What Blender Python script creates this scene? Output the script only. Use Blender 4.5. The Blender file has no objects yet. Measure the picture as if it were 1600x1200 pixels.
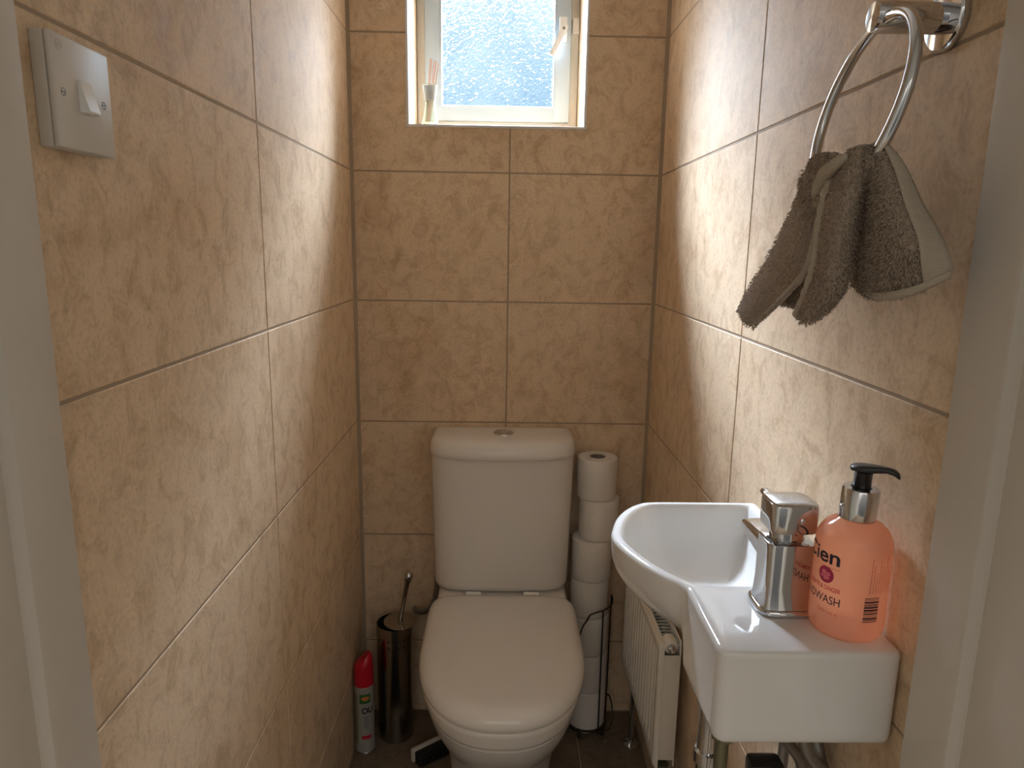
import bpy, bmesh, math, random
from mathutils import Vector, Matrix, noise

PI = math.pi
S = bpy.context.scene
COL = S.collection
rnd = random.Random(7)

# ------------------------------------------------------------------ helpers
def link(o, parent=None):
    COL.objects.link(o)
    if parent is not None:
        o.parent = parent
    return o

def obj(name, bm, mat, parent=None, smooth=35, label=None):
    bmesh.ops.recalc_face_normals(bm, faces=bm.faces)
    me = bpy.data.meshes.new(name)
    bm.to_mesh(me); bm.free()
    for m in (mat if isinstance(mat, (list, tuple)) else [mat]):
        me.materials.append(m)
    if smooth:
        for p in me.polygons: p.use_smooth = True
        if smooth < 180:
            me.set_sharp_from_angle(angle=math.radians(smooth))
    o = bpy.data.objects.new(name, me)
    link(o, parent)
    if label: o['label'] = label
    return o

def tag(o, label, cat, group=None, kind=None):
    o['label'] = label; o['category'] = cat
    if group: o['group'] = group
    if kind: o['kind'] = kind
    return o

def thing(name, label, cat, loc=(0, 0, 0), group=None, kind=None):
    o = bpy.data.objects.new(name, None)
    o.empty_display_size = .02
    link(o); o.location = loc
    return tag(o, label, cat, group, kind)

def put(o, parent):
    """parent an object whose mesh is in world coordinates"""
    o.parent = parent
    o.location = -Vector(parent.location)
    return o

def part(name, bm, mat, parent, smooth=35, label=None):
    o = obj(name, bm, mat, None, smooth, label)
    if parent.parent is None:
        put(o, parent)
    else:
        o.parent = parent
    return o

def box(bm, x0, x1, y0, y1, z0, z1, bev=0, seg=2, mat=0):
    vs = [bm.verts.new((x, y, z)) for x in (x0, x1) for y in (y0, y1) for z in (z0, z1)]
    F = [(0, 1, 3, 2), (4, 6, 7, 5), (0, 4, 5, 1), (2, 3, 7, 6), (0, 2, 6, 4), (1, 5, 7, 3)]
    fs = [bm.faces.new([vs[i] for i in f]) for f in F]
    for f in fs: f.material_index = mat
    bmesh.ops.recalc_face_normals(bm, faces=fs)
    if bev:
        es = list({e for f in fs for e in f.edges})
        bmesh.ops.bevel(bm, geom=es, offset=bev, segments=seg, profile=.5, affect='EDGES')
    return bm

def B(*a, **k):
    return box(bmesh.new(), *a, **k)

def loft(bm, rings, cap0=True, cap1=True, closed=True, mat=0):
    R = [[bm.verts.new(p) for p in r] for r in rings]
    n = len(R[0])
    for a, b in zip(R[:-1], R[1:]):
        for i in range(n if closed else n - 1):
            j = (i + 1) % n
            f = bm.faces.new((a[i], a[j], b[j], b[i])); f.material_index = mat
    if cap0: bm.faces.new(R[0][::-1]).material_index = mat
    if cap1: bm.faces.new(R[-1]).material_index = mat
    return R

def lathe(bm, prof, c=(0, 0, 0), n=48, axis=None, cap0=True, cap1=True, mat=0):
    M = Matrix.Identity(3)
    if axis is not None:
        M = Vector((0, 0, 1)).rotation_difference(Vector(axis)).to_matrix()
    rings = [[Vector(c) + M @ Vector((r * math.cos(2 * PI * i / n), r * math.sin(2 * PI * i / n), z)) for i in range(n)] for r, z in prof]
    loft(bm, rings, cap0, cap1, mat=mat)
    return bm

def tube(bm, pts, r, n=12, caps=True, closed=False, mat=0):
    P = [Vector(p) for p in pts]
    m = len(P)
    rad = r if isinstance(r, (list, tuple)) else [r] * m
    t = []
    for i in range(m):
        a = P[(i - 1) % m] if closed or i > 0 else P[i]
        b = P[(i + 1) % m] if closed or i < m - 1 else P[i]
        t.append((b - a).normalized())
    u = t[0].orthogonal().normalized()
    rings = []
    for i in range(m):
        u = (u - t[i] * u.dot(t[i])).normalized()
        v = t[i].cross(u)
        rings.append([P[i] + rad[i] * (math.cos(2 * PI * k / n) * u + math.sin(2 * PI * k / n) * v) for k in range(n)])
    if closed: rings.append(rings[0])
    if closed:
        R = [[bm.verts.new(p) for p in rr] for rr in rings[:-1]]
        # best twist match for the closing span
        last, first = R[-1], R[0]
        best = min(range(n), key=lambda s: (last[0].co - first[s].co).length)
        for q in range(m):
            a = R[q]; b = R[(q + 1) % m]; s = best if q == m - 1 else 0
            for k in range(n):
                f = bm.faces.new((a[k], a[(k + 1) % n], b[(k + 1 + s) % n], b[(k + s) % n])); f.material_index = mat
    else:
        loft(bm, rings, caps, caps, mat=mat)
    return bm

def spline(P, n):
    """Catmull-Rom through points P, n samples"""
    P = [Vector(p) for p in P]
    out = []
    m = len(P) - 1
    for q in range(n):
        s = q / (n - 1) * m
        i = min(int(s), m - 1); f = s - i
        p0 = P[i - 1] if i > 0 else 2 * P[0] - P[1]
        p1, p2 = P[i], P[i + 1]
        p3 = P[i + 2] if i + 2 <= m else 2 * P[m] - P[m - 1]
        out.append(.5 * ((2 * p1) + (p2 - p0) * f + (2 * p0 - 5 * p1 + 4 * p2 - p3) * f * f + (3 * p1 - p0 - 3 * p2 + p3) * f ** 3))
    return out

def sph(bm, c, r, n=16, sc=(1, 1, 1), mat=0):
    prof = [(max(r * math.sin(PI * i / n), 1e-5), -r * math.cos(PI * i / n)) for i in range(n + 1)]
    rings = [[Vector(c) + Vector((q * math.cos(2 * PI * k / n) * sc[0], q * math.sin(2 * PI * k / n) * sc[1], z * sc[2])) for k in range(n)] for q, z in prof]
    loft(bm, rings, mat=mat)
    return bm

def text_bm(s, height, width=None, bold=0.0, extrude=0.0):
    """flat lettering, centred on the origin in the XY plane"""
    cu = bpy.data.curves.new('lettering', 'FONT')
    cu.body = s; cu.size = 1; cu.offset = bold; cu.extrude = 0
    o = bpy.data.objects.new('lettering', cu); COL.objects.link(o)
    dg = bpy.context.evaluated_depsgraph_get()
    me = bpy.data.meshes.new_from_object(o.evaluated_get(dg))
    bpy.data.objects.remove(o); bpy.data.curves.remove(cu)
    bm = bmesh.new(); bm.from_mesh(me); bpy.data.meshes.remove(me)
    xs = [v.co.x for v in bm.verts]; ys = [v.co.y for v in bm.verts]
    w, h = max(xs) - min(xs), max(ys) - min(ys)
    k = height / h; kx = width / w if width else k
    cx, cy = (max(xs) + min(xs)) / 2, (max(ys) + min(ys)) / 2
    for v in bm.verts:
        v.co = Vector(((v.co.x - cx) * kx, (v.co.y - cy) * k, 0))
    return bm

def wrap(bm, c, r, deg, zc, step=.0012, off=.0003):
    """bend a flat XY mesh round a vertical cylinder; x runs along the arc, y up"""
    xs = [v.co.x for v in bm.verts]
    x = min(xs) + step
    while x < max(xs):
        bmesh.ops.bisect_plane(bm, geom=bm.verts[:] + bm.edges[:] + bm.faces[:], plane_co=(x, 0, 0), plane_no=(1, 0, 0))
        x += step
    bmesh.ops.triangulate(bm, faces=bm.faces)
    for v in bm.verts:
        a = math.radians(deg) + v.co.x / r
        v.co = Vector((c[0] + (r + off) * math.cos(a), c[1] + (r + off) * math.sin(a), zc + v.co.y))
    return bm

def rect_bm(w, h, x=0, y=0):
    bm = bmesh.new()
    bm.faces.new([bm.verts.new((x + a * w / 2, y + b * h / 2, 0)) for a, b in ((-1, -1), (1, -1), (1, 1), (-1, 1))])
    return bm

# ------------------------------------------------------------------ materials
def mat(name, col, rough=.5, metal=0, **kw):
    m = bpy.data.materials.new(name); m.use_nodes = True
    b = m.node_tree.nodes['Principled BSDF']
    b.inputs['Base Color'].default_value = (*col, 1)
    b.inputs['Roughness'].default_value = rough
    b.inputs['Metallic'].default_value = metal
    for k, v in kw.items():
        b.inputs[k.replace('_', ' ')].default_value = v
    return m

def nodes(m):
    nt = m.node_tree
    return nt, nt.nodes['Principled BSDF'], nt.nodes.new, nt.links.new

def add_noise_bump(m, scale, strength, dist=.001, detail=3, color=None, cfac=.5):
    nt, b, N, L = nodes(m)
    tc = N('ShaderNodeTexCoord')
    no = N('ShaderNodeTexNoise'); no.inputs['Scale'].default_value = scale; no.inputs['Detail'].default_value = detail
    L(tc.outputs['Object'], no.inputs['Vector'])
    bp = N('ShaderNodeBump'); bp.inputs['Strength'].default_value = strength; bp.inputs['Distance'].default_value = dist
    L(no.outputs['Fac'], bp.inputs['Height']); L(bp.outputs['Normal'], b.inputs['Normal'])
    if color:
        mx = N('ShaderNodeMix'); mx.data_type = 'RGBA'
        mx.inputs['A'].default_value = b.inputs['Base Color'].default_value
        mx.inputs['B'].default_value = (*color, 1)
        L(no.outputs['Fac'], mx.inputs['Factor']); L(mx.outputs['Result'], b.inputs['Base Color'])
    return m

def tile_mat(name, cols, rough=.54):
    """mottled stone-look ceramic"""
    m = mat(name, cols[0], rough, Specular_IOR_Level=.16)
    nt, b, N, L = nodes(m)
    geo = N('ShaderNodeNewGeometry')
    def nz(scale, detail, r=.55, sc=(1, 1, 1), dist=0):
        mp = N('ShaderNodeMapping'); mp.inputs['Scale'].default_value = sc
        L(geo.outputs['Position'], mp.inputs['Vector'])
        n = N('ShaderNodeTexNoise'); n.inputs['Scale'].default_value = scale
        n.inputs['Detail'].default_value = detail; n.inputs['Roughness'].default_value = r
        n.inputs['Distortion'].default_value = dist
        L(mp.outputs['Vector'], n.inputs['Vector'])
        return n
    def ramp(src, stops):
        r = N('ShaderNodeValToRGB')
        while len(r.color_ramp.elements) < len(stops): r.color_ramp.elements.new(.5)
        for e, (p, c) in zip(r.color_ramp.elements, stops):
            e.position = p; e.color = (*c, 1)
        L(src, r.inputs['Fac']); return r
    def mix(f, a, c, mode='MIX'):
        x = N('ShaderNodeMix'); x.data_type = 'RGBA'; x.blend_type = mode
        if isinstance(f, float): x.inputs['Factor'].default_value = f
        else: L(f, x.inputs['Factor'])
        L(a, x.inputs['A']); L(c, x.inputs['B'])
        return x.outputs['Result']
    big = nz(4.5, 9, .62, dist=.4)
    base = ramp(big.outputs['Fac'], [(.30, cols[1]), (.46, cols[0]), (.60, cols[0]), (.76, cols[2])])
    mid = nz(26, 7, .68, sc=(1, 1, .8), dist=.8)
    mr = ramp(mid.outputs['Fac'], [(.36, (.74, .67, .60)), (.52, (1, 1, 1)), (.68, (1.06, 1.05, 1.03))])
    c1 = mix(.75, base.outputs['Color'], mr.outputs['Color'], 'MULTIPLY')
    fine = nz(170, 4, .7)
    fr = ramp(fine.outputs['Fac'], [(.33, (.82, .78, .74)), (.5, (1, 1, 1)), (.7, (1.05, 1.05, 1.05))])
    c2 = mix(.8, c1, fr.outputs['Color'], 'MULTIPLY')
    sp = nz(11, 12, .8, dist=1.2)
    sr = ramp(sp.outputs['Fac'], [(.56, (1, 1, 1)), (.68, (.68, .55, .43))])
    c3 = mix(.55, c2, sr.outputs['Color'], 'MULTIPLY')
    L(c3, b.inputs['Base Color'])
    bp = N('ShaderNodeBump'); bp.inputs['Strength'].default_value = .22; bp.inputs['Distance'].default_value = .0012
    L(mid.outputs['Fac'], bp.inputs['Height'])
    bp2 = N('ShaderNodeBump'); bp2.inputs['Strength'].default_value = .12; bp2.inputs['Distance'].default_value = .0006
    L(fine.outputs['Fac'], bp2.inputs['Height']); L(bp.outputs['Normal'], bp2.inputs['Normal'])
    L(bp2.outputs['Normal'], b.inputs['Normal'])
    rr = N('ShaderNodeMapRange'); rr.inputs['To Min'].default_value = rough - .06; rr.inputs['To Max'].default_value = rough + .12
    L(mid.outputs['Fac'], rr.inputs['Value']); L(rr.outputs['Result'], b.inputs['Roughness'])
    return m

M = {}
M['tile'] = tile_mat('wall_tile', [(.72, .565, .40), (.58, .425, .275), (.79, .66, .50)])
M['floor_tile'] = tile_mat('floor_tile', [(.20, .155, .11), (.15, .11, .075), (.25, .20, .15)], .4)
M['grout'] = add_noise_bump(mat('grout', (.36, .28, .20), .85), 300, .3, .0005)
M['ceramic'] = mat('ceramic', (.74, .71, .67), .14)
M['basin'] = mat('basin_ceramic', (.72, .725, .72), .07, Coat_Weight=.3, Coat_Roughness=.03)
M['seat_plastic'] = mat('seat_plastic', (.74, .705, .66), .16)
M['chrome'] = mat('chrome', (.62, .635, .66), .06, 1)
M['brushed'] = add_noise_bump(mat('brushed_steel', (.40, .37, .32), .22, 1), 60, .05)
M['black'] = mat('black_plastic', (.012, .012, .014), .3)
M['dark'] = mat('dark_rubber', (.01, .01, .01), .7)
M['wire'] = mat('dark_wire', (.08, .07, .06), .3, .9)
M['paint'] = add_noise_bump(mat('door_paint', (.56, .525, .475), .38), 55, .22, .0015, 4)
M['ceiling'] = mat('ceiling_paint', (.8, .79, .76), .8)
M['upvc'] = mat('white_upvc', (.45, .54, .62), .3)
M['upvc_cream'] = mat('cream_frame', (.74, .72, .66), .35)
M['trim'] = mat('white_trim', (.76, .76, .76), .3)
M['switch'] = mat('switch_plastic', (.60, .58, .545), .35)
M['rocker'] = mat('rocker_plastic', (.82, .82, .81), .3)
M['paper'] = add_noise_bump(mat('paper', (.80, .76, .71), .95), 220, .5, .001, 5)
M['card'] = mat('cardboard', (.28, .24, .21), .9)
M['radiator'] = mat('radiator_enamel', (.78, .74, .67), .3)
M['rad_grille'] = mat('grille_enamel', (.45, .50, .50), .4)
M['valve_white'] = mat('valve_plastic', (.80, .77, .72), .35)
M['red'] = mat('red_plastic', (.55, .012, .03), .3)
M['can'] = mat('can_print', (.42, .42, .39), .3, .35)
M['can_metal'] = mat('can_metal', (.6, .58, .55), .25, 1)
M['green'] = mat('green_print', (.03, .14, .03), .4)
M['orange_print'] = mat('orange_print', (.65, .20, .06), .4)
M['ink'] = mat('dark_ink', (.012, .012, .03), .4)
M['red_ink'] = mat('red_ink', (.50, .02, .05), .4)
M['pink_ink'] = mat('pink_ink', (.42, .02, .085), .4)
M['pale_pink'] = mat('pale_pink_ink', (.75, .16, .22), .4)
M['reed'] = mat('reed', (.55, .33, .24), .8)
M['box_black'] = mat('box_black', (.012, .012, .012), .5)
M['box_white'] = mat('box_white', (.55, .50, .44), .6)
M['hose'] = add_noise_bump(mat('braided_hose', (.30, .29, .28), .4, .8), 600, .5)
M['brass'] = mat('olive_brass', (.22, .22, .15), .35, .7)
M['terry'] = add_noise_bump(mat('terry_cloth', (.26, .205, .16), .95), 500, .8, .002, 3, (.52, .43, .345))
M['hem'] = mat('woven_hem', (.42, .37, .30), .9)
nt, b, N, L = nodes(M['hem'])
tc = N('ShaderNodeTexCoord'); wv = N('ShaderNodeTexWave'); wv.inputs['Scale'].default_value = 260; wv.bands_direction = 'Z'
L(tc.outputs['Object'], wv.inputs['Vector'])
bp = N('ShaderNodeBump'); bp.inputs['Strength'].default_value = .35; bp.inputs['Distance'].default_value = .0006
L(wv.outputs['Fac'], bp.inputs['Height']); L(bp.outputs['Normal'], b.inputs['Normal'])
m = bpy.data.materials.new('clear_glass'); m.use_nodes = True
nt = m.node_tree; N = nt.nodes.new; L = nt.links.new
b = nt.nodes['Principled BSDF']; out = nt.nodes['Material Output']
b.inputs['Base Color'].default_value = (.72, .78, .70, 1); b.inputs['Roughness'].default_value = .05
tp = N('ShaderNodeBsdfTransparent'); tp.inputs['Color'].default_value = (.97, .99, .96, 1)
lw = N('ShaderNodeLayerWeight'); lw.inputs['Blend'].default_value = .35
mr_ = N('ShaderNodeMapRange'); mr_.inputs['To Min'].default_value = .86; mr_.inputs['To Max'].default_value = .35
L(lw.outputs['Facing'], mr_.inputs['Value'])
m1 = N('ShaderNodeMixShader'); L(mr_.outputs['Result'], m1.inputs[0])
L(b.outputs[0], m1.inputs[1]); L(tp.outputs[0], m1.inputs[2]); L(m1.outputs[0], out.inputs[0])
M['clear'] = m

# soap: tinted liquid in a clear bottle - lets tinted light through, scatters the rest
m = bpy.data.materials.new('soap_bottle'); m.use_nodes = True
nt = m.node_tree; N = nt.nodes.new; L = nt.links.new
b = nt.nodes['Principled BSDF']; out = nt.nodes['Material Output']
b.inputs['Base Color'].default_value = (.95, .70, .58, 1); b.inputs['Roughness'].default_value = .12
b.inputs['Coat Weight'].default_value = .5
tl = N('ShaderNodeBsdfTranslucent'); tl.inputs['Color'].default_value = (1, .66, .48, 1)
tp = N('ShaderNodeBsdfTransparent'); tp.inputs['Color'].default_value = (1, .52, .32, 1)
m1 = N('ShaderNodeMixShader'); m1.inputs[0].default_value = .55
L(b.outputs[0], m1.inputs[1]); L(tl.outputs[0], m1.inputs[2])
m2 = N('ShaderNodeMixShader'); m2.inputs[0].default_value = .30
L(m1.outputs[0], m2.inputs[1]); L(tp.outputs[0], m2.inputs[2]); L(m2.outputs[0], out.inputs[0])
M['soap'] = m

# obscured window glass: rippled refraction with part of the light passing straight through
m = bpy.data.materials.new('rippled_glass'); m.use_nodes = True
nt = m.node_tree; N = nt.nodes.new; L = nt.links.new
nt.nodes.remove(nt.nodes['Principled BSDF']); out = nt.nodes['Material Output']
tc = N('ShaderNodeTexCoord')
mp = N('ShaderNodeMapping'); mp.inputs['Scale'].default_value = (1, 1, 1.25); mp.inputs['Rotation'].default_value = (0, .5, 0)
L(tc.outputs['Object'], mp.inputs['Vector'])
no = N('ShaderNodeTexNoise'); no.inputs['Scale'].default_value = 92; no.inputs['Detail'].default_value = 1.2; no.inputs['Distortion'].default_value = 1.3
L(mp.outputs['Vector'], no.inputs['Vector'])
bp = N('ShaderNodeBump'); bp.inputs['Strength'].default_value = 1.0; bp.inputs['Distance'].default_value = .0034
L(no.outputs['Fac'], bp.inputs['Height'])
rf = N('ShaderNodeBsdfRefraction'); rf.inputs['IOR'].default_value = 1.26; rf.inputs['Roughness'].default_value = .0
rf.inputs['Color'].default_value = (.93, .98, 1, 1); L(bp.outputs['Normal'], rf.inputs['Normal'])
tp = N('ShaderNodeBsdfTransparent'); tp.inputs['Color'].default_value = (.95, .98, 1, 1)
mx = N('ShaderNodeMixShader'); mx.inputs[0].default_value = .7
L(tp.outputs[0], mx.inputs[1]); L(rf.outputs[0], mx.inputs[2])
gl = N('ShaderNodeBsdfGlossy'); gl.inputs['Roughness'].default_value = .1; L(bp.outputs['Normal'], gl.inputs['Normal'])
m3 = N('ShaderNodeMixShader'); m3.inputs[0].default_value = .04
L(mx.outputs[0], m3.inputs[1]); L(gl.outputs[0], m3.inputs[2]); L(m3.outputs[0], out.inputs[0])
M['pane'] = m

# ------------------------------------------------------------------ room shell
W = .799; YF = -1.275; H = 2.40
HZ = [1.552 + .33 * k for k in range(-4, 3)]          # horizontal grout courses

def tile_wall(bm, frame, u0, u1, ulines, v0, v1, vlines, hole=None):
    """bevelled tiles on a plane: frame = (origin, U, V, N)"""
    O, U, V, Nn = [Vector(a) for a in frame]
    g, d, bv = .0019, .0012, .0010
    us = [u0] + [u for u in ulines if u0 < u < u1] + [u1]
    vs = [v0] + [v for v in vlines if v0 < v < v1] + [v1]
    def rects(a0, a1, b0, b1):
        full = (a0, a1, b0, b1, 1, 1, 1, 1)
        if not hole: return [full]
        h0, h1, k0, k1 = hole
        if a1 <= h0 or a0 >= h1 or b1 <= k0 or b0 >= k1: return [full]
        o = []
        if a0 < h0: o.append((a0, h0, b0, b1, 1, 0, 1, 1))
        if a1 > h1: o.append((h1, a1, b0, b1, 0, 1, 1, 1))
        m0, m1 = max(a0, h0), min(a1, h1)
        if b0 < k0: o.append((m0, m1, b0, k0, int(m0 == a0), int(m1 == a1), 1, 0))
        if b1 > k1: o.append((m0, m1, k1, b1, int(m0 == a0), int(m1 == a1), 0, 1))
        return o
    for a0, a1 in zip(us[:-1], us[1:]):
        for b0, b1 in zip(vs[:-1], vs[1:]):
            for (p0, p1, q0, q1, fl, fr, fb, ft) in rects(a0, a1, b0, b1):
                lo = [p0 + g * fl, p1 - g * fr, q0 + g * fb, q1 - g * ft]
                hi = [lo[0] + bv * fl, lo[1] - bv * fr, lo[2] + bv * fb, lo[3] - bv * ft]
                def P(a, b_, h): return bm.verts.new(O + U * a + V * b_ + Nn * h)
                T = [P(hi[0], hi[2], 0), P(hi[1], hi[2], 0), P(hi[1], hi[3], 0), P(hi[0], hi[3], 0)]
                Q = [P(lo[0], lo[2], -d), P(lo[1], lo[2], -d), P(lo[1], lo[3], -d), P(lo[0], lo[3], -d)]
                bm.faces.new(T)
                for i, flag in enumerate((fb, fr, ft, fl)):
                    if flag: bm.faces.new((Q[i], Q[(i + 1) % 4], T[(i + 1) % 4], T[i]))

D = .0012
OX0, OX1, OZ0, OZ1 = .150, .5945, 1.664, 2.16      # window opening
WALLY = .32
# left wall
bm = bmesh.new()
tile_wall(bm, ((0, 0, 0), (0, 1, 0), (0, 0, 1), (1, 0, 0)), YF, 0, [-.688], 0, H, HZ)
box(bm, -.1, -D, YF, .0, 0, H, mat=1)
tag(obj('wall_left', bm, [M['tile'], M['grout']], smooth=0), 'left wall of beige stone-look tiles with the light switch', 'wall', kind='structure')
# right wall
bm = bmesh.new()
tile_wall(bm, ((W, 0, 0), (0, 1, 0), (0, 0, 1), (-1, 0, 0)), YF, 0, [-.6865], 0, H, [z - .001 for z in HZ])
box(bm, W + D, W + .1, YF, .0, 0, H, mat=1)
tag(obj('wall_right', bm, [M['tile'], M['grout']], smooth=0), 'right wall of beige stone-look tiles behind basin and towel ring', 'wall', kind='structure')
# back wall
bm = bmesh.new()
tile_wall(bm, ((0, 0, 0), (1, 0, 0), (0, 0, 1), (0, -1, 0)), 0, W, [.407], 0, H, [z - .002 for z in HZ], (OX0, OX1, OZ0, OZ1))
for a in ((-.1, OX0, 0, H), (OX1, W + .1, 0, H), (OX0, OX1, 0, OZ0), (OX0, OX1, OZ1, H)):
    box(bm, a[0], a[1], D, WALLY, a[2], a[3], mat=1)
# tiled reveal
tile_wall(bm, ((OX0 + .001, 0, 0), (0, 1, 0), (0, 0, 1), (1, 0, 0)), .004, .185, [], OZ0, OZ1, [HZ[5]])
tile_wall(bm, ((OX1 - .001, 0, 0), (0, 1, 0), (0, 0, 1), (-1, 0, 0)), .004, .185, [], OZ0, OZ1, [HZ[5]])
tile_wall(bm, ((0, 0, OZ0 + .001), (1, 0, 0), (0, 1, 0), (0, 0, 1)), OX0, OX1, [.407], .004, .185, [])
tag(obj('wall_back', bm, [M['tile'], M['grout']], smooth=0), 'back wall of beige stone-look tiles around the window', 'wall', kind='structure')
# front wall around the doorway, floor, ceiling
bm = bmesh.new()
JL, JR = .02, W - .02
box(bm, -.6, JL - .012, -1.40, YF, 0, H); box(bm, JR + .012, W + .6, -1.40, YF, 0, H); box(bm, JL - .012, JR + .012, -1.40, YF, 2.06, H)
box(bm, -.6, -.5, -3.2, -1.4005, 0, H); box(bm, W + .5, W + .6, -3.2, -1.4005, 0, H)
tag(obj('wall_front', bm, M['ceiling'], smooth=0), 'front wall around the doorway', 'wall', kind='structure')
bm = bmesh.new()
tile_wall(bm, ((0, 0, 0), (1, 0, 0), (0, 1, 0), (0, 0, 1)), 0, W, [.30, .62], YF, 0, [-.30, -.62, -.94])
box(bm, -.6, W + .6, -3.2, .1, -.1, -D, mat=1)
tag(obj('floor', bm, [M['floor_tile'], M['grout']], smooth=0), 'dark brown tiled floor', 'floor', kind='structure')
M['grout'].node_tree.nodes['Principled BSDF'].inputs['Base Color'].default_value = (.36, .28, .20, 1)
bm = B(-.1, W + .1, YF - .125, WALLY, H, H + .1); box(bm, -.6, W + .6, -3.2, YF - .1255, H, H + .1)
tag(obj('ceiling', bm, M['ceiling'], smooth=0), 'white painted ceiling', 'ceiling', kind='structure')

# corner sealant beads
for nm, x in (('trim_1', .003), ('trim_2', W - .003)):
    bm = bmesh.new()
    s = 1 if x < .4 else -1
    pts = [(x - s * .003, -.0075), (x + s * .0005, -.0045), (x + s * .0055, -.0005), (x - s * .003, -.0005)]
    loft(bm, [[(px, py, 0.002) for px, py in pts], [(px, py, H - .002) for px, py in pts]])
    tag(obj(nm, bm, M['grout'], smooth=60), 'brown sealant bead in the %s back corner' % ('left' if s > 0 else 'right'), 'sealant', kind='structure')

# door lining (left, right, head) with stop and rebate
def lining(side):
    s = 1 if side == 'l' else -1
    x0 = JL if side == 'l' else JR
    prof = [(x0, YF - .001), (x0, -1.329), (x0 - s * .0015, -1.3325), (x0 - s * .009, -1.3345), (x0 - s * .0105, -1.337), (x0 - s * .0105, -1.397),
            (x0 - s * .0125, -1.402), (x0 - s * .016, -1.404), (x0 - s * .016, -1.418), (x0 - s * .085, -1.418), (x0 - s * .085, -1.4005), (x0 - s * .0115, -1.4005), (x0 - s * .0115, YF - .001)]
    bm = bmesh.new()
    loft(bm, [[(px, py, 0.0) for px, py in prof], [(px, py, 2.05) for px, py in prof]])
    return bm
f = obj('door_1', lining('l'), M['paint'], smooth=25)
tag(f, 'white painted door frame around the doorway', 'door frame', kind='structure')
obj('jamb', lining('r'), M['paint'], f, 25)
obj('head_jamb', B(JL, JR, -1.40, YF, 2.05, 2.06), M['paint'], f, 25)

# ------------------------------------------------------------------ window
win = thing('window_1', 'small white casement window with rippled obscured glass', 'window', (0, 0, 0), kind='structure')
def frame_bm(x0, x1, z0, z1, wl, wr, wb, wt, y0, y1, bev=.003):
    bm = bmesh.new()
    box(bm, x0, x0 + wl, y0, y1, z0, z1, bev); box(bm, x1 - wr, x1, y0, y1, z0, z1, bev)
    box(bm, x0 + wl - .004, x1 - wr + .004, y0 + .0008, y1 - .0008, z0, z0 + wb, bev)
    box(bm, x0 + wl - .004, x1 - wr + .004, y0 + .0008, y1 - .0008, z1 - wt, z1, bev)
    return bm
SX0, SX1, SZ0, SZ1 = .1735, .5705, 1.7035, 2.125
GX0, GX1, GZ0, GZ1 = .2185, .5260, 1.7420, 2.08
part('frame', frame_bm(OX0 + .001, OX1 - .001, OZ0 + .001, OZ1, .035, .035, .05, .05, .185, .245), M['upvc_cream'], win, 30)
sash = part('sash', frame_bm(SX0, SX1, SZ0, SZ1, GX0 - SX0, SX1 - GX1, GZ0 - SZ0, SZ1 - GZ1, .168, .212, .004), M['upvc'], win, 30)
sash.location = (0, 0, 0)
part('glazing_bead', frame_bm(GX0 - .004, GX1 + .004, GZ0 - .004, GZ1 + .004, .006, .006, .006, .006, .1665, .1765, .0015), M['upvc'], sash, 30)
bm = bmesh.new()
bm.faces.new([bm.verts.new(v) for v in ((GX0, .175, GZ0), (GX1, .175, GZ0), (GX1, .175, GZ1), (GX0, .175, GZ1))])
part('pane', bm, M['pane'], win, 0)
hb = bmesh.new()
hp = Vector((.5475, .150, 1.937))
box(hb, hp.x - .011, hp.x + .011, .158, .169, 1.908, 1.972, .003)
lathe(hb, [(.0095, 0), (.0095, .012), (.008, .015)], (hp.x, .160, hp.z), 24, (0, -1, 0))
dirv = Vector((-.42, 0, -.907))
nrm = Vector((.907, 0, -.42))
rings = []
for t, w in ((-.010, .0085), (.0, .010), (.02, .0075), (.05, .0062), (.072, .0065), (.076, .005)):
    c = hp + dirv * t + Vector((0, -.006 - .10 * max(t, 0), 0))
    rings.append([c + nrm * a * w + Vector((0, b_ * .0035, 0)) for a, b_ in ((-1, -.6), (-.7, -1), (.7, -1), (1, -.6), (1, .8), (-1, .8))])
loft(hb, rings)
hd = part('handle', hb, M['rocker'], win, 40, 'white lever handle on the right stile')
sb = lathe(bmesh.new(), [(.0038, 0), (.0038, .004)], (hp.x, .143, hp.z), 16, (0, -1, 0))
o = obj('screw', sb, M['brass'], hd)
part('keeper', B(.5735, .592, .170, .186, 1.934, 1.972, .001), M['upvc_cream'], win)
# plastic corner trim round the opening
bm = bmesh.new()
for a in ((OX0 - .005, OX0 + .0015, OZ0 - .005, OZ1 + .005), (OX1 - .0015, OX1 + .005, OZ0 - .005, OZ1 + .005),
          (OX0 + .0015, OX1 - .0015, OZ0 - .005, OZ0 + .0015), (OX0 + .0015, OX1 - .0015, OZ1 - .0015, OZ1 + .005)):
    box(bm, a[0], a[1], -.0035, .006, a[2], a[3], .0012)
tag(obj('trim_3', bm, M['trim']), 'white plastic tile trim round the window opening', 'trim', kind='structure')

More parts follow.
